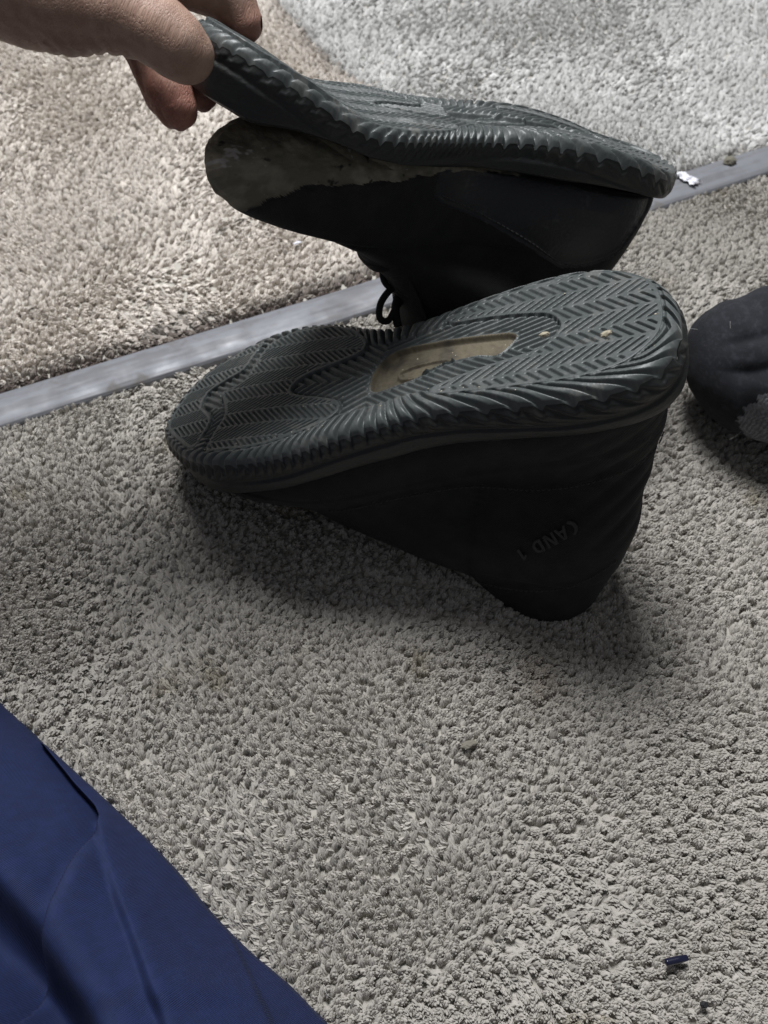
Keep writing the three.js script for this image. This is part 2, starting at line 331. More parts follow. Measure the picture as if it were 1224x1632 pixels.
// --- the near shoe: a high basketball shoe upside down ---
const nearShoe = thing('shoe', 'black high-top shoe upside down on the carpet, its tread with a tan recess facing up', 'shoe');
shoeFrame([0.1363, 0.195, -0.2924], [-0.8845, -0.425, -0.1923], [-0.3864, 0.8984, -0.2087], [0.2614, -0.1103, -0.9589], nearShoe);
const base1 = (s) => -0.012 * Math.pow(Math.max(0, (s - 0.2) / 0.106), 2);
makeSole(nearShoe, { base: base1, xf: (q) => [q[0], q[1], q[2]], ns: 660, nv: 240, nk: 40, wall: (s) => lerp(0.020, 0.025, sst(0.2, 0.3, s)) });
{
  const U = makeUpper({ mirror: false, span: spanAt, nt: 130, nu: 260, xf: (p) => p,
    levels: [[8, 326, -16, -34, 8, 40, 24, 0], [7, 328, -22, -40, 6, 40, 24, 0], [10, 325, -32, -48, 5, 40, 24, 0], [14, 316, -44, -56, 8, 40, 24, 0], [19, 302, -59, -65, 13, 42, 24, 0.1], [25, 278, -72, -76, 17, 44, 23, 0.35], [31, 248, -88, -91, 20, 44, 20, 0.7], [39, 218, -104, -105, 22, 43, 17, 0.95], [44, 192, -121, -121, 22, 41, 14, 1], [52, 166, -135, -135, 22, 39, 12, 1], [62, 154, -152, -150, 22, 38, 10, 1], [73, 144, -167, -166, 22, 37, 8, 1], [80, 137, -176, -174, 22, 33, 8, 1], [88, 124, -175, -173, 22, 28, 8, 1], [89, 122, -155, -155, 22, 27, 11, 1], [80, 135, -130, -130, 22, 28, 13, 1]],
    disp: ([t, u, side, s, n, v]) => {
      const m = -n; let d = 0.0012 * fbm(s * 25, n * 25, v * 20, 3);
      const q = (m - 0.55 * s) / 0.0125; d += 0.0011 * Math.pow(0.5 + 0.5 * Math.sin(q * 6.283), 2) * (1 - sst(0.05, 0.09, s)) * sst(0.03, 0.045, m) * (1 - sst(0.11, 0.13, m));
      d += 0.001 * sst(0, 0.0015, 0.047 + 0.25 * Math.sin(s * 14) * 0.05 - m) * sst(0.02, 0.03, m);   // lower overlay
      d += 0.0012 * sst(0, 0.0015, m - 0.142 + 0.35 * (s - 0.08)) * (1 - sst(0.17, 0.18, m));          // padded collar
      d += 0.0012 * Math.exp(-(((s - 0.13 - 0.4 * (m - 0.09)) / 0.0016) ** 2)) * sst(0.06, 0.07, m);     // eyelet stay edge
      return d;
    } });
  const parts = split(U.g, (a) => U.meta[a][0] > 13.2 ? 'collar_lining' : 'upper');
  mesh('upper', parts.upper, M.fabric, nearShoe); mesh('collar_lining', parts.collar_lining, M.lining, nearShoe);
  // lettering on the outer side, conforming to the upper
  const font = await new FontLoader().loadAsync('fonts/droid/droid_sans_bold.typeface.json');
  const txt = new TextGeometry('AND', { font, size: 0.0075, depth: 0.0006, curveSegments: 5, bevelEnabled: false });
  const one = new TextGeometry('1', { font, size: 0.0075, depth: 0.0006, curveSegments: 5 }); one.translate(0.0265, 0, 0);
  const arc = new THREE.Shape(); arc.absarc(-0.001, 0.0035, 0.0046, 1.9, 4.4, false); arc.absarc(-0.0002, 0.0037, 0.0036, 4.4, 1.9, true);
  const arcG = new THREE.ExtrudeGeometry(arc, { depth: 0.0006, bevelEnabled: false, curveSegments: 12 });
  const lg = mergeGeometries([txt, one, arcG].map((x) => { const y = x.index ? x.toNonIndexed() : x; y.deleteAttribute('uv'); y.deleteAttribute('normal'); return y; }));
  const P = lg.attributes.position, X = [0.95, -0.312], Y = [-0.312, -0.95];
  for (let i = 0; i < P.count; i++) {
    const tx = P.getX(i), ty = P.getY(i), tz = P.getZ(i), s = 0.078 + X[0] * tx + Y[0] * ty, n = -0.0945 + X[1] * tx + Y[1] * ty;
    let lo = 3, hi = 12; for (let k = 0; k < 30; k++) { const md = (lo + hi) / 2; if (U.at(md, 2) > n) lo = md; else hi = md; }
    const sb = U.at(lo, 0), sf = U.at(lo, 1), w = clamp((s - sb) / (sf - sb), 0.001, 0.999), u = Math.acos(1 - 2 * w) / Math.PI, q = U.point(lo, u, -1);
    P.setXYZ(i, s, n, q[2] - 0.0010 - tz);
  }
  lg.computeVertexNormals(); mesh('logo', lg, M.logo, nearShoe, 'small grey lettering AND 1 by the ankle, upside down');
  const thread = new THREE.MeshStandardMaterial({ color: new THREE.Color().setRGB(0.03, 0.03, 0.031), roughness: 0.8 });
  mesh('stitching', stitches(U, mm([[18, -62], [50, -72], [90, -74], [130, -66], [175, -62], [215, -64]]), -1, 1, 10, 0.0014), thread, nearShoe).userData.kind = 'stuff';
  mesh('stitching', stitches(U, mm([[58, -132], [84, -138], [112, -137], [140, -132]]), -1, 3, 11, 0.0016), thread, nearShoe).userData.kind = 'stuff';
  const sp = [];
  for (let k = 0; k < 90; k++) { const s = lerp(0.012, 0.32, rnd()), [lo, hi] = spanAt(s), v = lerp(lo + 0.006, hi - 0.006, rnd()), r = 0.00018 + 0.00045 * rnd() ** 3, q = new THREE.IcosahedronGeometry(r, 1); q.scale(1, 0.6, 0.6 + rnd()); q.rotateY(rnd() * 3); q.translate(s, base1(s) + tread(s, v).h + r * 0.3, v); sp.push(q); }
  mesh('dirt_specks', mergeGeometries(sp), new THREE.MeshStandardMaterial({ color: new THREE.Color().setRGB(0.42, 0.38, 0.29), roughness: 1 }), nearShoe).userData.kind = 'stuff';
  // tongue and laces under the throat
  const tg = grid(24, 30, (i, j) => { const a = (i / 24 - 0.5) * 2, b = j / 30; const n = lerp(-0.083, -0.172, b); return [pieces(mm([[-172, 132], [-150, 148], [-132, 161], [-116, 184], [-99, 205], [-86, 233]]), n) + 0.002 - 0.004 * a * a, n + 0.012 * a * a, lerp(0.02, 0.010, b) + a * 0.026]; }, null);
  mesh('tongue', tg, M.fabric, nearShoe);
  for (let k = 0; k < 5; k++) {
    const b = 0.05 + k * 0.18, n = lerp(-0.086, -0.150, b), s = pieces(mm([[-150, 149], [-132, 162], [-108, 178], [-88, 200], [-76, 230]]), n), c = lerp(0.02, 0.011, b);
    mesh('lace', tube([[s - 0.008, n + 0.006, c - 0.022], [s - 0.003, n - 0.001, c - 0.014], [s - 0.002, n - 0.003, c], [s - 0.003, n - 0.001, c + 0.014], [s - 0.008, n + 0.006, c + 0.022]], 0.0024, 30, 8), M.lace, nearShoe);
  }
}

const BAND = mm([[120, -25], [160, -28], [193, -33], [235, -43], [256, -49], [267, -57], [276, -66], [284, -84]]);
function bandOf(s, n) { return n - pieces(BAND, s); }
const panelP = smoothLoop(mm([[180, -36], [176, -44.3], [138.9, -52.5], [110, -60], [86, -68], [78, -69], [47.7, -56], [40, -40], [36, -12], [100, -10], [170, -12]]), 4);
// --- the far shoe: held by its loose sole ---
const farShoe = thing('shoe', 'black high-top shoe with its sole peeled open at the toe, held up by a hand', 'shoe');
shoeFrame([0.1812, 0.145, -0.5029], [-0.8703, 0.4091, 0.2742], [0.2783, 0.8678, -0.4117], [-0.4064, -0.282, -0.8691], farShoe);
{
  const prof = mm([[-20, 0], [10, -3], [36, -3], [61.8, 0], [91, 1.3], [110, 0.5], [125.8, -1.8], [143, -5.5], [169, -9.6], [196, -11.1], [213, -13], [231, -13], [253, -6.3], [272, 0], [287, 4], [300, 7.5], [312, 8.5], [325, 6.5], [335, 3]]);
  const VS = 0.86, SS = 0.925, OFF = 0.0015;
  const baseF = (s) => pieces(prof, s * SS + OFF);
  const xf = (q) => [q[0] * SS + OFF, q[1], (0.030 - q[2]) * VS];
  const wallF = (s) => pieces(mm([[0, 7], [43, 8], [80, 11], [118, 14], [173, 10], [213, 9], [245, 6.5], [262, 8], [285, 14], [310, 22], [325, 23], [340, 22]]), s);
  const sole = makeSole(farShoe, { base: baseF, xf, mirror: true, ns: 420, nv: 150, nk: 40, wall: wallF, band: 0.005, ribs: 0.0009 });
  // the inside of the loose cup, seen only from below
  const cup = grid(160, 24, (i, j) => { const s = lerp(0.15, S9 - 0.004, Math.sin(i / 160 * Math.PI / 2)), [lo, hi] = spanAt(s), c = (lo + hi) / 2, h = Math.max(0.0005, (hi - lo) / 2 - 0.005), a = j / 24 * 2 - 1; return xf([s, baseF(s) - 0.0095 - 0.010 * Math.pow(Math.abs(a), 6), c + a * h]); }, null, false);
  mesh('cup_lining', cup, M.glue, farShoe, 'bare inside of the peeled sole');
  const spanF = (s) => { const [lo, hi] = spanAt(s); return [(0.030 - hi) * VS, (0.030 - lo) * VS]; };
  const U = makeUpper({ mirror: false, span: spanF, nt: 330, nu: 520, xf: (p) => p,
    levels: [[40, 230, -17, -22, 49, 30, 0, 0], [14, 258, -17, -24, 16, 40, 0, 0], [12, 273, -19, -28, 9, 40, 0, 0], [12, 285, -24, -34, 6, 40, 0, 0], [13, 293, -30, -42, 4, 40, 0, 0], [14, 296, -40, -50, 4, 40, 0, 0], [15, 294, -52, -60, 6, 40, -1, 0], [16, 287, -64, -69, 10, 39, -1, 0.05], [17, 271, -75, -75, 16, 39, -1, 0.25], [17, 238, -86, -78, 20, 38, -1, 0.6], [18, 200, -98, -87, 22, 37, -1, 0.9], [21, 174, -112, -102, 22, 36, -1, 1], [26, 156, -130, -122, 22, 35, -1, 1], [32, 145, -150, -145, 22, 34, -1, 1], [40, 138, -168, -163, 22, 33, -1, 1], [47, 131, -178, -175, 22, 30, -1, 1], [51, 127, -176, -173, 22, 27, -1, 1], [46, 132, -150, -150, 22, 27, -1, 1]],
    disp: ([t, u, side, s, n, v]) => {
      let d = 0.0011 * fbm(s * 25, n * 25, v * 20 + 7, 3);
      const e = sdf(panelP, s, n).d; d += 0.0012 * (1 - sst(-0.0004, 0.0008, e)) - 0.0005 * Math.exp(-(((e + 0.0022) / 0.0006) ** 2));
      const b = bandOf(s, n); d += 0.0014 * sst(-0.0012, 0.0012, b + 0.002 * noise(s * 160, n * 160)) * sst(0.12, 0.14, s) * (0.7 + 1.1 * fbm(s * 130, n * 130, v * 130, 3));
      d += 0.0012 * Math.exp(-(((n + 0.076 + 0.12 * (s - 0.2)) / 0.0014) ** 2)) * (1 - sst(0.21, 0.24, s)) * sst(0.1, 0.12, s);
      return d;
    } });
  const panel = U.meta.length && split(U.g, (a, b, c) => {
    const [t, u, side, s, n] = U.meta[a];
    if (t > 16.3) return 'collar_lining';
    if (s > 0.125 && bandOf(s, n) + 0.0035 * fbm(s * 120, n * 120, 1.7, 4) > 0) return 'glue_band';
    if (t > 2 && sdf(panelP, s, n).d < 0.0004) return 'heel_panel';
    return 'upper';
  });
  mesh('upper', panel.upper, M.fabric, farShoe); mesh('collar_lining', panel.collar_lining, M.lining, farShoe);
  mesh('heel_panel', panel.heel_panel, M.leather, farShoe, 'scuffed smooth heel panel');
  mesh('glue_band', panel.glue_band, M.glue, farShoe, 'bare band with old glue where the sole has come away');
  mesh('stitching', stitches(U, mm([[174, -42], [138.9, -50], [110, -57.5], [86, -65.5], [78, -66.5], [49, -54.5], [42, -40]]), -1, 1, 13, 0.0014), new THREE.MeshStandardMaterial({ color: new THREE.Color().setRGB(0.05, 0.05, 0.052), roughness: 0.8 }), farShoe).userData.kind = 'stuff';
  const tg = grid(24, 30, (i, j) => { const a = (i / 24 - 0.5) * 2, b = j / 30; const n = lerp(-0.085, -0.184, b); return [pieces(mm([[-184, 130], [-163, 138], [-145, 145], [-122, 156], [-102, 174], [-87, 200]]), n) + 0.0005, n + 0.010 * a * a, a * 0.026]; }, null);
  mesh('tongue', tg, M.fabric, farShoe);
  for (let k = 0; k < 6; k++) {
    const b = k * 0.18, n = lerp(-0.092, -0.170, b), s = pieces(mm([[-172, 134], [-163, 138], [-145, 145], [-122, 156], [-102, 174], [-87, 200]]), n) - 0.001;
    mesh('lace', tube([[s - 0.009, n + 0.006, -0.022], [s - 0.004, n, -0.014], [s - 0.003, n - 0.002, 0], [s - 0.004, n, 0.014], [s - 0.009, n + 0.006, 0.022]], 0.0025, 30, 8), M.lace, farShoe);
  }
  const wl = (pts) => pts.map(([x, y, d]) => farShoe.worldToLocal(at(x, y, d)).toArray());
  mesh('lace_loop', tube(wl([[632, 408, 0.552], [612, 424, 0.548], [610, 442, 0.547], [618, 456, 0.547], [632, 458, 0.549], [648, 446, 0.555]]), 0.0019, 40, 8), M.lace, farShoe);
  mesh('lace_loop', tube(wl([[642, 450, 0.553], [620, 464, 0.548], [606, 486, 0.547], [606, 508, 0.548], [617, 512, 0.549], [630, 492, 0.551], [644, 470, 0.556]]), 0.0021, 40, 8), M.lace, farShoe);
  mesh('lace_end', tube(wl([[636, 466, 0.553], [630, 492, 0.551], [634, 520, 0.552]]), 0.0026, 30, 8), M.lace, farShoe);
}

// ---------- carpets and the metal strip between them ----------
const STRIP = [[-1.2, 0.0062], [-0.2711, -0.4182], [-0.001, -0.5353], [0.2349, -0.6538], [0.335, -0.6997], [1.4, -1.16]];   // centre line, x z
const stripZ = (x) => { let i = 0; while (i < STRIP.length - 2 && x > STRIP[i + 1][0]) i++; const [a, b] = [STRIP[i], STRIP[i + 1]]; return a[1] + (b[1] - a[1]) * (x - a[0]) / (b[0] - a[0]); };
const SW = 0.0160;                                     // half its width
const SEAM = [[-0.40, -1.75], [-0.124, -1.009], [-0.108, -0.959], [-0.083, -0.912], [-0.063, -0.873], [-0.031, -0.826], [-0.007, -0.801], [0.11, -0.55]];
const tuftGeo = (bend, k) => {                          // a yarn end: strands twisted round each other, opening at the tip
  const H = 0.0125, out = [], r1 = (q) => { const x = Math.sin(q * 127.1 + k * 311.7) * 43758.5453; return x - Math.floor(x); };
  for (let q = 0; q < 8; q++) {
    const ph = q / 7 * Math.PI * 2, core = q === 7, R0 = core ? 0 : 0.00125 + 0.0003 * r1(q), rs = core ? 0.0017 : 0.00078 + 0.0002 * r1(q + 20), L = H * (core ? 0.98 : 0.82 + 0.19 * r1(q + 40)), tw = 1.7 + 0.8 * r1(q + 60), spl = 0.70 + 0.45 * r1(q + 80);
    const cen = (t) => { const a = ph + tw * t, rr = R0 * (1 + (spl - 0.6) * t * t), h = t * L; return [bend * H * t * t + rr * Math.cos(a), h * (1 - 0.25 * bend * t), rr * Math.sin(a)]; };
    out.push(grid(6, 8, (i, j) => {
      const a = i / 6 * Math.PI * 2, t = j / 8, c = cen(t), r = Math.max(0.00002, rs * (t < 0.7 ? 1 : Math.sqrt(Math.max(0, 1 - ((t - 0.7) / 0.3) ** 2))));
      return [c[0] + r * Math.cos(a), c[1], c[2] + r * Math.sin(a)];
    }, (i, j) => [(i / 6 + q) * 0.004, j / 8 * 0.0125], false, true));
  }
  return mergeGeometries(out);
};
const tufts = [tuftGeo(0.2, 0), tuftGeo(0.42, 2.1), tuftGeo(0.65, 4.4)];
const pileBump = rep(tex(256, (x, y) => 0.5 + 0.5 * noise(x * 60 + y * 14, y * 12, 2.7) , false), 0.02);
const pileMat = new THREE.MeshStandardMaterial({ color: 0xffffff, roughness: 1, bumpMap: pileBump, bumpScale: 0.0004 });
function carpet(name, label, colour, inside, box, step, tint) {
  const g = new THREE.Group(); g.name = name; g.userData = { kind: 'structure', label }; scene.add(g);
  const lists = [[], [], []], m = new THREE.Matrix4(), q = new THREE.Quaternion(), e = new THREE.Euler(), p = new THREE.Vector3(), sc = new THREE.Vector3();
  for (let x = box[0]; x < box[1]; x += step) for (let z = box[2]; z < box[3]; z += step) {
    const px = x + (rnd() - 0.5) * step * 1.1, pz = z + (rnd() - 0.5) * step * 1.1;
    const k0 = rnd(), k1 = rnd(), k2 = rnd(), k3 = rnd(), k4 = rnd();
    if (!inside(px, pz)) continue;
    // the pile has been brushed this way and that by feet
    const ang = 2.6 * fbm(px * 5, pz * 5, 1.1, 2) * 3 + (k0 - 0.5) * 2.4 + 0.6;
    const lay = clamp(0.42 + 0.9 * fbm(px * 9 + 40, pz * 9, 8.8, 3) + (k1 - 0.5) * 0.5);
    const vi = Math.min(2, Math.floor(lay * 3));
    e.set((k2 - 0.5) * 0.45, ang, (k3 - 0.5) * 0.6 - 0.34 * lay, 'YXZ'); q.setFromEuler(e);
    const s = 0.70 + 0.26 * k4; sc.set(s, 0.93 + 0.10 * k2, s); p.set(px, -0.0108 + 0.0012 * fbm(px * 30, pz * 30, 3.3, 2), pz);
    m.compose(p, q, sc); lists[vi].push([m.clone(), tint(px, pz, k0, k3)]);
  }
  lists.forEach((l, i) => {
    if (!l.length) return;
    const im = new THREE.InstancedMesh(tufts[i], pileMat, l.length); im.name = 'pile'; im.userData.kind = 'stuff';
    l.forEach(([mt, c], k) => { im.setMatrixAt(k, mt); im.setColorAt(k, new THREE.Color().setRGB(c[0] * colour[0], c[1] * colour[1], c[2] * colour[2])); });
    im.castShadow = im.receiveShadow = true; g.add(im);
  });
  return g;
}
const speck = (k, k2) => { let v = 0.88 + 0.22 * k; if (k2 > 0.985) v *= 0.7; return v; };
const nearInside = (x, z) => z > stripZ(x) + SW - 0.0005 + 0.002 * noise(x * 60, 4.4);
const farInside = (x, z) => z < stripZ(x) - SW - 0.001 + 0.0015 * noise(x * 50, 9.4);
const seamD = (x, z) => linedist(SEAM, x, z);
const SEAMSIGN = Math.sign(seamD(0.6, -0.9));
const NEARC = [0.452, 0.426, 0.388], TANC = [0.68, 0.628, 0.57], PALEC = [0.61, 0.605, 0.59];
carpet('carpet', 'thick grey beige carpet in front of the metal strip', NEARC, nearInside, [-0.62, 0.66, -0.95, 0.16], 0.0027, (x, z, k, k2) => {
  const v = speck(k, k2) * (1 + 0.22 * fbm(x * 7, z * 7, 5.5, 2)), st = sst(0.25, 0.5, fbm(x * 16 + 9, z * 16, 7.1, 3)) * 0.38, br = Math.exp(-(((x - 0.09) / 0.011) ** 2) - (((z + 0.214) / 0.02) ** 2)) * 0.22 * (0.5 + k);
  const f = 1 - st - br; return [v * (1 - 0.6 * st - br * 0.8), v * (1 - 0.7 * st - br), v * (1 - st - br * 1.2)];
});
const dirtyEdge = (x, z, k, side) => { const d = stripZ(x) - SW - z; const a = sst(0.032 + 0.016 * noise(x * 14, 2.2), 0.001, d) * sst(0, 0.55, 0.5 + 1.6 * k * (0.5 + fbm(x * 30, z * 60, 6.6, 3))); return clamp(a); };
carpet('carpet_001', 'tan carpet with a dirty edge beyond the metal strip on the left', TANC, (x, z) => farInside(x, z) && seamD(x, z) * SEAMSIGN < -0.001, [-1.05, 0.14, -1.6, 0.0], 0.0034, (x, z, k, k2) => {
  const v = speck(k, k2), a = dirtyEdge(x, z, k2) * 0.95, s = clamp(1 - Math.abs(seamD(x, z)) / 0.016) * 0.5 * (0.3 + k2); const c = mixc([v, v, v], [0.15 * v, 0.118 * v, 0.108 * v], clamp(a + s)); return c;
});
carpet('carpet_002', 'pale grey carpet beyond the metal strip on the right', PALEC, (x, z) => farInside(x, z) && seamD(x, z) * SEAMSIGN > 0.001, [-0.42, 1.15, -1.6, -0.4], 0.0034, (x, z, k, k2) => {
  const v = speck(k, k2), d = stripZ(x) - SW - z, a = sst(0.016, 0.001, d + 0.006 * noise(x * 60, 1.1)) * (0.3 + 0.7 * k2), s = clamp(1 - Math.abs(seamD(x, z)) / 0.010) * 0.4 * (0.3 + k2); return mixc([v, v, v], [0.22 * v, 0.20 * v, 0.18 * v], clamp(a * 0.9 + s));
});
{
  const base = mesh('floor', new THREE.PlaneGeometry(12, 12), new THREE.MeshStandardMaterial({ color: new THREE.Color().setRGB(0.42, 0.40, 0.36), roughness: 1 }));
  base.rotation.x = -Math.PI / 2; base.position.y = -0.0055; base.userData.kind = 'structure';
  const metal = new THREE.MeshPhysicalMaterial({ metalness: 0.2, roughness: 0.85, bumpScale: 0.0002,
    map: rep(tex(512, (x, y) => { const w = fbm(x * 3, y * 30, 2.1) + 0.3 * fbm(x * 25, y * 25, 3.2); const grime = sst(0.1, 0.5, fbm(x * 9, y * 9, 8.3) + 0.2 * noise(x * 60, y * 60)); return mixc(mixc([0.20, 0.205, 0.225], [0.15, 0.15, 0.16], sst(-0.2, 0.3, w)), [0.13, 0.115, 0.10], 0.75 * grime); }), 0.22),
    roughnessMap: rep(tex(256, (x, y) => 0.75 + 0.5 * fbm(x * 9, y * 9, 8.3) + 0.2 * noise(x * 10, y * 80), false), 0.22),
    bumpMap: rep(tex(512, (x, y) => 0.5 + 0.35 * fbm(x * 8, y * 8, 1.2, 4) + 0.25 * noise(x * 5, y * 140), false), 0.22) });
  const curve = STRIP, N = 240, prof = [[-SW, -0.010], [-SW, -0.0015], [-SW + 0.0015, 0.0006], [-0.011, 0.0018], [-0.0055, 0.0026], [0, 0.0029], [0.0055, 0.0026], [0.011, 0.0018], [SW - 0.0015, 0.0006], [SW, -0.0015], [SW, -0.010]];
  const g = grid(N, 40, (i, j) => {
    const x = lerp(-1.0, 1.3, i / N), z = (stripZ(x - 0.03) + stripZ(x) + stripZ(x + 0.03)) / 3, dz = (stripZ(x + 0.02) - stripZ(x - 0.02)) / 0.04, l = Math.hypot(1, dz);
    const t = j / 40 * (prof.length - 1), k = Math.min(prof.length - 2, Math.floor(t)), f = t - k, a = lerp(prof[k][0], prof[k + 1][0], f), y = lerp(prof[k][1], prof[k + 1][1], f);
    return [x - dz / l * a, y + 0.00025 * noise(x * 12, a * 40) * (Math.abs(a) < 0.017 ? 1 : 0), z + a / l];
  }, (i, j) => [i / N * 2.5, j / 40 * 0.045], false);
  const strip = mesh('threshold_strip', g, metal); tag(strip, 'scuffed metal threshold strip running across between the carpets', 'threshold strip');
}

// ---------- person in blue trousers, lower left ----------
{
  const EDGE = mm([[-420, -355], [-287.2, -248.8], [-218.3, -194.1], [-189, -170.7], [-140.1, -131.8], [-109.5, -105.4], [-86.4, -82.2], [-67.8, -66.4], [-47.1, -51.2], [-28.3, -35], [10.9, -2.9], [60, 40], [130, 110]]);
  const sm = smoothLoop(EDGE, 6, false);
  const A = mm([[-420, -392], [-279, -259.3], [-191.7, -173.2], [-164.6, -146.1], [-143.9, -124.2], [-144.4, -99.3], [-145.8, -80.4], [-146.6, -62.5], [-150, -42.9], [-157, -15.5], [-200, 60]]);
  const As = smoothLoop(A, 3, false);
  const B = smoothLoop(mm([[-144, -124], [-138.6, -116.3], [-131.1, -102.9], [-121.1, -85.5], [-101.1, -52.8], [-88.6, -30.8], [-60, 20]]), 4, false);
  const C = smoothLoop(mm([[-300, -170], [-208.2, -120.7], [-171.9, -89.3], [-142.2, -62.2], [-112.4, -30.4], [-80, 10]]), 4, false);
  const C2 = smoothLoop(mm([[-300, -120], [-208.2, -80], [-171.9, -55], [-142.2, -30], [-112.4, 5]]), 4, false);
  const D = smoothLoop(mm([[-86, -90], [-75.8, -73.6], [-68.9, -63.8], [-58.8, -48.1], [-49.5, -33.6], [-39.7, -16.9], [-10, 30]]), 4, false);
  const p = thing('person', 'person in folded navy blue trousers at the lower left, only a leg in view', 'person', [-0.2, 0, -0.02]);
  const twill = rep(tex(512, (x, y) => 0.5 + 0.42 * Math.sin((x + y) * 6.28318 * 12) + 0.12 * fbm(x * 40, y * 40, 1.9, 3), false), 0.0125);
  twill.wrapS = twill.wrapT = THREE.RepeatWrapping;
  const cloth = new THREE.MeshPhysicalMaterial({ roughness: 0.82, bumpMap: twill, bumpScale: 0.00028, sheen: 0.05, sheenRoughness: 0.5, sheenColor: new THREE.Color().setRGB(0.05, 0.09, 0.4),
    map: rep(tex(256, (x, y) => mixc([0.0040, 0.0120, 0.060], [0.0062, 0.0165, 0.078], sst(-0.3, 0.4, fbm(x * 12, y * 12) + 0.2 * Math.sin((x + y) * 6.283 * 30)))), 0.06) });
  const nu = 420, nv = 300, n = sm.length;
  const hgt = (x, z, d) => {
    let y = 0.004 + 0.092 * (1 - Math.exp(-d / 0.042)) - 0.02 * sst(0.10, 0.22, d);
    const a = linedist(As, x, z), b = linedist(B, x, z), c = linedist(C, x, z), c2 = linedist(C2, x, z), dd = linedist(D, x, z);
    y += 0.0085 * sst(0.0006, -0.0006, a) - 0.0022 * Math.exp(-Math.max(0, a) / 0.006) * (a > 0 ? 1 : 0) + 0.0016 * Math.exp(-(((a + 0.004) / 0.004) ** 2));
    const low = sst(-0.14, -0.115, z);
    y += low * (0.0070 * sst(0.005, -0.001, b) + 0.0012 * Math.exp(-(((b + 0.003) / 0.003) ** 2)));
    y += 0.010 * Math.exp(-((c / 0.009) ** 2)) - 0.014 * Math.exp(-(((c - 0.014) / 0.010) ** 2)) + 0.004 * sst(0, -0.01, c);
    y -= 0.024 * Math.exp(-((c2 / 0.011) ** 2));
    y -= 0.006 * sst(0.0008, -0.0008, dd) * sst(-0.085, -0.07, z);
    { const l = x * 0.78 + z * 0.62, c9 = -x * 0.62 + z * 0.78; y += (0.018 * noise(l * 7 + 3, c9 * 20, 2.8) + 0.005 * noise(l * 13, c9 * 44 + 5 * noise(l * 10, 3), 7.7)) * sst(0, 0.03, d); } + 0.0006 * fbm(x * 70, z * 70, 6.8, 2);
    return y;
  };
  const g = grid(nu, nv, (i, j) => {
    const f = i / nu * (n - 1), k = Math.min(n - 2, Math.floor(f)), t = f - k, ex = lerp(sm[k][0], sm[k + 1][0], t), ez = lerp(sm[k][1], sm[k + 1][1], t);
    const d = 0.30 * Math.pow(j / nv, 1.5), x = ex - 0.64 * d, z = ez + 0.77 * d;
    if (j === 0) return [ex + 0.2, -0.004, ez + 0.02 - 0.002];
    return [x + 0.2, hgt(x, z, d), z + 0.02];
  }, (i, j, q) => [q[0], q[2]], true);
  const skirt = grid(nu, 1, (i, j) => { const k = (nv * (nu + 1) + i) * 3, P = g.attributes.position.array; return [P[k], j ? -0.004 : P[k + 1], P[k + 2]]; }, null, true);
  mesh('trousers', mergeGeometries([g, skirt]), cloth, p);
}

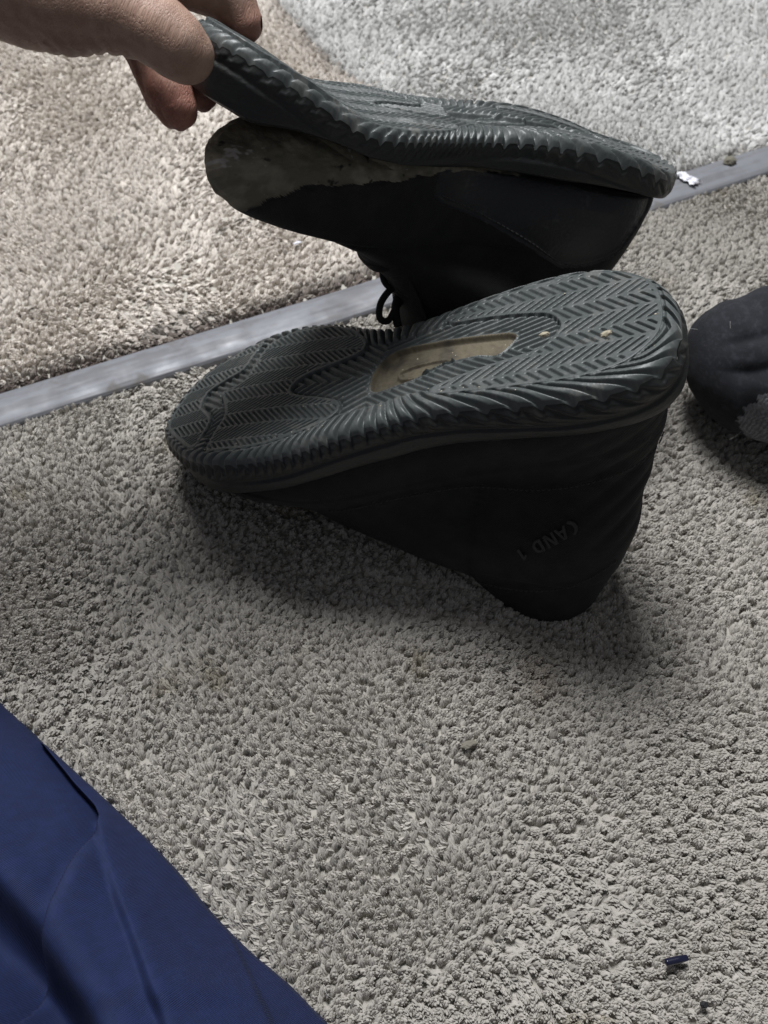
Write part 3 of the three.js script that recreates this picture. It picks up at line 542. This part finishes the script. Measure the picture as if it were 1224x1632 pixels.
// ---------- foot in a dark sock, right edge ----------
{
  const p = thing('person', 'foot in a fuzzy black sock with a grey knitted sole at the right edge', 'person', [0.22, 0, -0.43]);
  const nu = 200, nv = 220;
  const ctr = [[0.0, 0.050], [0.03, 0.048], [0.06, 0.054], [0.12, 0.062], [0.25, 0.066]], rr = [[0, 0.0], [0.002, 0.014], [0.006, 0.0235], [0.013, 0.0315], [0.025, 0.0405], [0.045, 0.0480], [0.07, 0.0540], [0.12, 0.060], [0.25, 0.060]];
  const meta = [];
  const g = grid(nu, nv, (i, j, k) => {
    const t = j / nv, x = 0.25 * Math.pow(t, 1.7), a = i / nu * Math.PI * 2, r = pieces(rr, x);
    const cy = pieces(ctr, x), ca = Math.cos(a), sa = Math.sin(a);
    const fold = 0.0026 * Math.sin((x * 0.9 + 0.02 * Math.sin(a * 1.0 + 0.6)) * 230 + 1.5 * noise(x * 30, a)) * sst(0.004, 0.03, x) * (0.5 + 0.5 * Math.cos(a - 1.9)) ;
    const crease = -0.004 * Math.exp(-(((a - 1.75 + 5 * (x - 0.06)) / 0.10) ** 2)) - 0.004 * Math.exp(-(((a - 2.25 + 7 * (x - 0.05)) / 0.12) ** 2));
    const rad = r + (fold * 0.5 + crease) * sst(0.008, 0.03, x) + 0.0012 * fbm(x * 60, ca * 2.4, sa * 2.4, 3);
    meta[k] = [x, a];
    const z = 0.006 + ca * -rad * (ca < 0 ? 1.12 : 1.0) + 0.16 * x;
    return [-0.018 + x, Math.max(0.0015, cy + sa * rad * 0.98), z * 1.0];
  }, (i, j) => [j / nv * 0.25, i / nu * 0.28], true, true);
  const U = split(g, (k) => { const [x, a] = meta[k]; const w = x + 0.004 * noise(a * 14, x * 90); const aa = a + 0.03 * noise(x * 200, a * 20); return x > 0.016 && w > 0.027 + 0.02 * Math.pow(Math.abs(aa - 3.15) / 0.75, 2.4) && aa > 2.2 && aa < 4.4 ? 'sole_patch' : 'sock'; });
  const knit = rep(tex(256, (x, y) => 0.5 + 0.3 * Math.sin(x * 6.283 * 40) * Math.cos(y * 6.283 * 26) + 0.3 * fbm(x * 30, y * 30, 3.9, 3), false), 0.05);
  mesh('sock', U.sock, new THREE.MeshPhysicalMaterial({ roughness: 0.95, bumpMap: knit, bumpScale: 0.0004, sheen: 0.25, sheenRoughness: 0.6, sheenColor: new THREE.Color().setRGB(0.12, 0.13, 0.16), map: rep(tex(256, (x, y) => mixc([0.009, 0.0102, 0.0145], [0.024, 0.026, 0.034], sst(-0.1, 0.5, fbm(x * 16, y * 16) + 0.3 * noise(x * 90, y * 90)))), 0.06) }), p);
  if (U.sole_patch) mesh('sole_patch', U.sole_patch, new THREE.MeshPhysicalMaterial({ roughness: 1, bumpMap: rep(tex(256, (x, y) => 0.5 + 0.4 * Math.sin(x * 6.283 * 16 + 3 * noise(y * 20, x * 9)) + 0.3 * noise(x * 60, y * 60), false), 0.05), bumpScale: 0.0009, map: rep(tex(256, (x, y) => mixc([0.13, 0.135, 0.15], [0.21, 0.215, 0.23], sst(-0.3, 0.4, fbm(x * 24, y * 24)))), 0.06) }), p, 'grey knitted sole of the sock');
  const hairs = []; const Pp = g.attributes.position, Nn = g.attributes.normal;
  for (let k = 0; k < 46; k++) {
    const v = Math.floor(rnd() * Pp.count), x = Pp.getX(v), y = Pp.getY(v), z = Pp.getZ(v); const h0 = rnd(), h1 = rnd(), h2 = rnd(); if (y < 0.012 || x > 0.12) continue;
    const n = [Nn.getX(v), Nn.getY(v), Nn.getZ(v)], l = 0.004 + 0.008 * h0, dx = Math.cos(h1 * 6.3) * l, dz = Math.sin(h1 * 6.3) * l;
    hairs.push(tube([[x, y, z], [x + dx * 0.5 + n[0] * 0.0018, y + n[1] * 0.0018, z + dz * 0.5 + n[2] * 0.0018], [x + dx + n[0] * 0.001 * h2, y + n[1] * 0.001 - 0.001, z + dz + n[2] * 0.001]], 0.00011, 8, 3));
  }
  const hm = mesh('lint', mergeGeometries(hairs), new THREE.MeshStandardMaterial({ color: new THREE.Color().setRGB(0.45, 0.44, 0.42), roughness: 0.8 }), p); hm.userData.kind = 'stuff';
}

// ---------- the hand that lifts the loose sole ----------
{
  const p = thing('person', 'bare hand reaching in at the top left, pinching the toe of the loose sole', 'person', [-0.15, 0.28, -0.43]);
  const B = [];                                        // capsules: end, radius, end, radius, smoothing
  const bone = (pts) => { for (let i = 0; i + 1 < pts.length; i++) B.push([pts[i], pts[i + 1]]); };
  bone([[-0.310, 0.303, -0.420, 0.024], [-0.256, 0.3035, -0.418, 0.0205], [-0.205, 0.3020, -0.415, 0.0215], [-0.1554, 0.2990, -0.412, 0.0240], [-0.1344, 0.2980, -0.418, 0.0225]]);      // wrist, palm
  bone([[-0.200, 0.310, -0.435, 0.022], [-0.160, 0.310, -0.448, 0.021], [-0.122, 0.299, -0.452, 0.0150]]);      // back of the palm
  bone([[-0.1520, 0.2960, -0.4060, 0.0200], [-0.1364, 0.2945, -0.4030, 0.0200], [-0.1141, 0.2931, -0.3968, 0.0150], [-0.0965, 0.2890, -0.3900, 0.0128], [-0.0890, 0.2845, -0.3860, 0.0118], [-0.0850, 0.2805, -0.3850, 0.0106]]);   // thumb
  bone([[-0.1280, 0.2980, -0.4400, 0.0140], [-0.1080, 0.2860, -0.4480, 0.0125], [-0.0900, 0.2760, -0.4570, 0.0116], [-0.0765, 0.2660, -0.4600, 0.0110], [-0.0695, 0.2575, -0.4530, 0.0094]]);    // index
  bone([[-0.1300, 0.2900, -0.4400, 0.0125], [-0.1233, 0.2808, -0.4365, 0.0115], [-0.1152, 0.2685, -0.4268, 0.0108], [-0.1084, 0.2593, -0.4163, 0.0106], [-0.1015, 0.2517, -0.4038, 0.0104], [-0.0972, 0.2475, -0.3964, 0.0090]]);      // middle
  bone([[-0.1360, 0.2860, -0.4560, 0.0120], [-0.1198, 0.2685, -0.4543, 0.0102], [-0.1057, 0.2540, -0.4412, 0.0097], [-0.0949, 0.2456, -0.4282, 0.0092], [-0.0895, 0.2420, -0.4175, 0.0082]]);      // ring
  bone([[-0.1450, 0.2820, -0.4660, 0.0110], [-0.1301, 0.2621, -0.4721, 0.0090], [-0.1172, 0.2490, -0.4611, 0.0083], [-0.1044, 0.2412, -0.4490, 0.0076]]);     // little finger
  const C0 = [-0.185, 0.272, -0.445], HS = 0.128, R = 140;
  const mc = new MarchingCubes(R, new THREE.MeshStandardMaterial(), true, true, 600000); mc.isolation = 0;
  const field = (x, y, z) => {
    let s = 0; const k = 420;
    for (const [a, b] of B) {
      const ex = b[0] - a[0], ey = b[1] - a[1], ez = b[2] - a[2], px = x - a[0], py = y - a[1], pz = z - a[2];
      const t = clamp((px * ex + py * ey + pz * ez) / (ex * ex + ey * ey + ez * ez)), dx = px - t * ex, dy = py - t * ey, dz = pz - t * ez;
      const d = Math.sqrt(dx * dx + dy * dy + dz * dz) - lerp(a[3], b[3], t);
      s += Math.exp(-k * d);
    }
    return -Math.log(s) / k;
  };
  for (let z = 0; z < R; z++) for (let y = 0; y < R; y++) for (let x = 0; x < R; x++) {
    const wx = C0[0] + (x - R / 2) / (R / 2) * HS, wy = C0[1] + (y - R / 2) / (R / 2) * HS, wz = C0[2] + (z - R / 2) / (R / 2) * HS;
    mc.field[x + y * R + z * R * R] = -field(wx, wy, wz);
  }
  mc.update();
  const n = mc.count, P = new Float32Array(n * 3), N = new Float32Array(n * 3), col = new Float32Array(n * 3), uv = new Float32Array(n * 2);
  for (let i = 0; i < n; i++) {
    let w = [0, 1, 2].map((c) => C0[c] + mc.positionArray[i * 3 + c] * HS);
    const q = new THREE.Vector3(mc.normalArray[i * 3], mc.normalArray[i * 3 + 1], mc.normalArray[i * 3 + 2]).normalize();
    const eps = 0.0008, gx = field(w[0] + eps, w[1], w[2]) - field(w[0] - eps, w[1], w[2]), gy = field(w[0], w[1] + eps, w[2]) - field(w[0], w[1] - eps, w[2]), gz = field(w[0], w[1], w[2] + eps) - field(w[0], w[1], w[2] - eps);
    q.set(gx, gy, gz).normalize();
    // skin folds at the base of the thumb and finger joints
    const c = (w[0] + 0.134) * 0.93 + (w[1] - 0.290) * 0.35, wr = Math.exp(-((c / 0.021) ** 2)) * sst(0.300, 0.284, w[1]);
    const cr = -0.0019 * wr * Math.pow(0.5 + 0.5 * Math.sin(c * 980 + 2 * noise(w[1] * 90, w[2] * 90)), 3) + 0.0007 * fbm(w[0] * 60, w[1] * 60, w[2] * 60, 3);
    w = [w[0] + q.x * cr, w[1] + q.y * cr, w[2] + q.z * cr];
    P.set([w[0] + 0.15, w[1] - 0.28, w[2] + 0.43], i * 3); N.set([q.x, q.y, q.z], i * 3); uv.set([w[0] + w[2] * 0.5, w[1] + w[2] * 0.7], i * 2);
    const red = sst(0.274, 0.255, w[1]) * 0.9 + 0.1 * noise(w[0] * 80, w[1] * 80, w[2] * 80);
    const base = mixc([1.0, 1.0, 1.0], [0.92, 0.62, 0.60], clamp(red)); col.set(base, i * 3);
  }
  const hg = new THREE.BufferGeometry(); hg.setAttribute('position', new THREE.BufferAttribute(P, 3)); hg.setAttribute('normal', new THREE.BufferAttribute(N, 3)); hg.setAttribute('color', new THREE.BufferAttribute(col, 3)); hg.setAttribute('uv', new THREE.BufferAttribute(uv, 2));
  const skin = new THREE.MeshPhysicalMaterial({ roughness: 0.58, vertexColors: true, bumpScale: 0.0006,
    map: rep(tex(512, (x, y) => mixc(mixc([0.31, 0.19, 0.14], [0.37, 0.24, 0.18], sst(-0.25, 0.3, fbm(x * 10, y * 10, 4.2))), [0.25, 0.13, 0.10], 0.5 * sst(0.15, 0.5, fbm(x * 16, y * 16, 9.1)))), 0.06),
    bumpMap: rep(tex(512, (x, y) => 0.5 + 0.35 * fbm(x * 50, y * 50, 2.1, 3) - 0.3 * sst(0.08, 0, Math.abs(noise(x * 34, y * 34, 6.2))), false), 0.03) });
  mesh('hand', hg, skin, p);
  const slv = grid(40, 40, (i, j) => { const a = i / 40 * Math.PI * 2, u = j / 40, x = lerp(-0.255, -0.75, u), r = 0.040 + 0.028 * u + 0.003 * noise(x * 40, Math.cos(a) * 2, Math.sin(a) * 2); return [x + 0.15, 0.022 + 0.05 * u + r * Math.sin(a), 0.012 + 0.16 * u + r * Math.cos(a)]; }, (i, j) => [i * 0.006, j * 0.012], true, true);
  mesh('sleeve', slv, new THREE.MeshStandardMaterial({ color: new THREE.Color().setRGB(0.03, 0.03, 0.035), roughness: 0.95, bumpMap: weave, bumpScale: 0.0005 }), p);
}

// ---------- small things on the carpet and the sole ----------
function lump(name, label, cat, pos, size, colour, rough, seedk, rot = 0, group) {
  const g = new THREE.IcosahedronGeometry(1, 4), P = g.attributes.position;
  for (let i = 0; i < P.count; i++) { const x = P.getX(i), y = P.getY(i), z = P.getZ(i), k = 1 + 0.55 * fbm(x * 1.6 + seedk, y * 1.6, z * 1.6, 3); P.setXYZ(i, x * k * size[0], y * k * size[1], z * k * size[2]); }
  g.computeVertexNormals();
  const m = mesh(name, g, new THREE.MeshStandardMaterial({ color: new THREE.Color().setRGB(...colour), roughness: rough, flatShading: false }));
  m.position.set(...pos); m.rotation.y = rot; return tag(m, label, cat, group);
}
{
  // crumpled scrap of white paper on the strip
  const g = grid(26, 18, (i, j) => { const a = i / 26 - 0.5, b = j / 18 - 0.5; const y = 0.0022 + 0.004 * Math.abs(noise(a * 4 + 3, b * 4, 1.5)) + 0.002 * Math.abs(fbm(a * 6, b * 6, 4.1, 2)); return [a * 0.020 + 0.003 * noise(b * 5, 2), y, b * 0.010 + 0.004 * noise(a * 4, 7)]; }, null, false);
  const gs = split(g, (a) => { const P = g.attributes.position; return Math.abs(P.getZ(a)) + 0.002 * noise(P.getX(a) * 300, 5) < 0.0058 ? 'k' : null; }).k.toNonIndexed(); gs.computeVertexNormals();
  const m = mesh('paper_scrap', gs, new THREE.MeshStandardMaterial({ color: 0xe8e8ee, roughness: 0.45, side: THREE.DoubleSide })); m.position.set(0.2585, 0.002, -0.6675); m.rotation.y = -0.75; tag(m, 'crumpled white scrap of paper on the metal strip', 'paper scrap');
  lump('dirt_clump', 'small grey brown clump of dirt at the strip edge by the pale carpet', 'dirt', [0.300, 0.0045, -0.691], [0.0052, 0.0035, 0.0048], [0.16, 0.15, 0.12], 1, 3.3);
  lump('crumb', 'flaky tan crumb on the carpet in front of the lying shoe', 'crumb', [0.048, 0.002, -0.1736], [0.0050, 0.0016, 0.0022], [0.19, 0.175, 0.145], 0.9, 7.7, 0.3);
  lump('crumb', 'pale straw crumb stuck in the herringbone of the heel tread', 'crumb', at(966, 532, 0.367).toArray(), [0.0026, 0.001, 0.0012], [0.36, 0.32, 0.235], 0.9, 1.7, 0.5);
  lump('crumb', 'pale straw crumb stuck beside the recess at the inner rim of the heel tread', 'crumb', at(868, 533, 0.384).toArray(), [0.0022, 0.001, 0.0011], [0.36, 0.32, 0.235], 0.9, 2.9, 0.2);
  lump('grit', 'tiny black speck in the carpet at the lower right', 'grit', [0.1557, 0.0025, -0.0438], [0.0019, 0.0012, 0.0016], [0.012, 0.012, 0.014], 0.7, 4.1);
  lump('paper_scrap', 'tiny white scrap under the toe of the peeled shoe', 'paper scrap', [-0.0702, 0.003, -0.5882], [0.0035, 0.001, 0.0014], [0.7, 0.7, 0.75], 0.6, 6.1, 0.4);
  // glossy dark blue plastic fragment
  const fg = grid(24, 20, (i, j) => { const a = i / 24 * Math.PI * 2, x = j / 20, e = j === 0 || j === 20 ? 0.02 : 1, r = 0.0019 * (x < 0.6 ? 1 : lerp(1, 0.75, (x - 0.6) / 0.4)) * e, cut = x > 0.6 ? lerp(1, 0.15, (x - 0.6) / 0.4) : 1; return [(x - 0.5) * 0.0125, Math.min(Math.sin(a) * r, r * cut), Math.cos(a) * r]; }, null, true, true);
  const f = mesh('plastic_fragment', fg.toNonIndexed(), new THREE.MeshPhysicalMaterial({ color: new THREE.Color().setRGB(0.008, 0.009, 0.028), roughness: 0.22, clearcoat: 0.5 })); f.geometry = fg; f.rotation.y = 0.2; f.position.set(0.1453, 0.0040, -0.0632);
  tag(f, 'shiny dark blue plastic fragment on the carpet at the lower right', 'plastic fragment');
  // loose pale hairs caught in the pile
  const hs = [];
  for (let k = 0; k < 60; k++) { const x = lerp(-0.1, 0.24, rnd()), z = lerp(-0.24, -0.02, rnd()), a = rnd() * 6.3, l = 0.004 + 0.011 * rnd(), c = (rnd() - 0.5) * 0.005; hs.push(tube([[x, 0.001, z], [x + Math.cos(a) * l / 2 - Math.sin(a) * c, 0.0045, z + Math.sin(a) * l / 2 + Math.cos(a) * c], [x + Math.cos(a) * l, 0.002, z + Math.sin(a) * l]], 0.00011, 8, 3)); }
  const h = mesh('hairs', mergeGeometries(hs), new THREE.MeshStandardMaterial({ color: new THREE.Color().setRGB(0.62, 0.6, 0.56), roughness: 0.7 })); h.userData = { kind: 'stuff', label: 'fine pale hairs scattered on the grey carpet', category: 'hair' };
}
renderer.render(scene, camera);
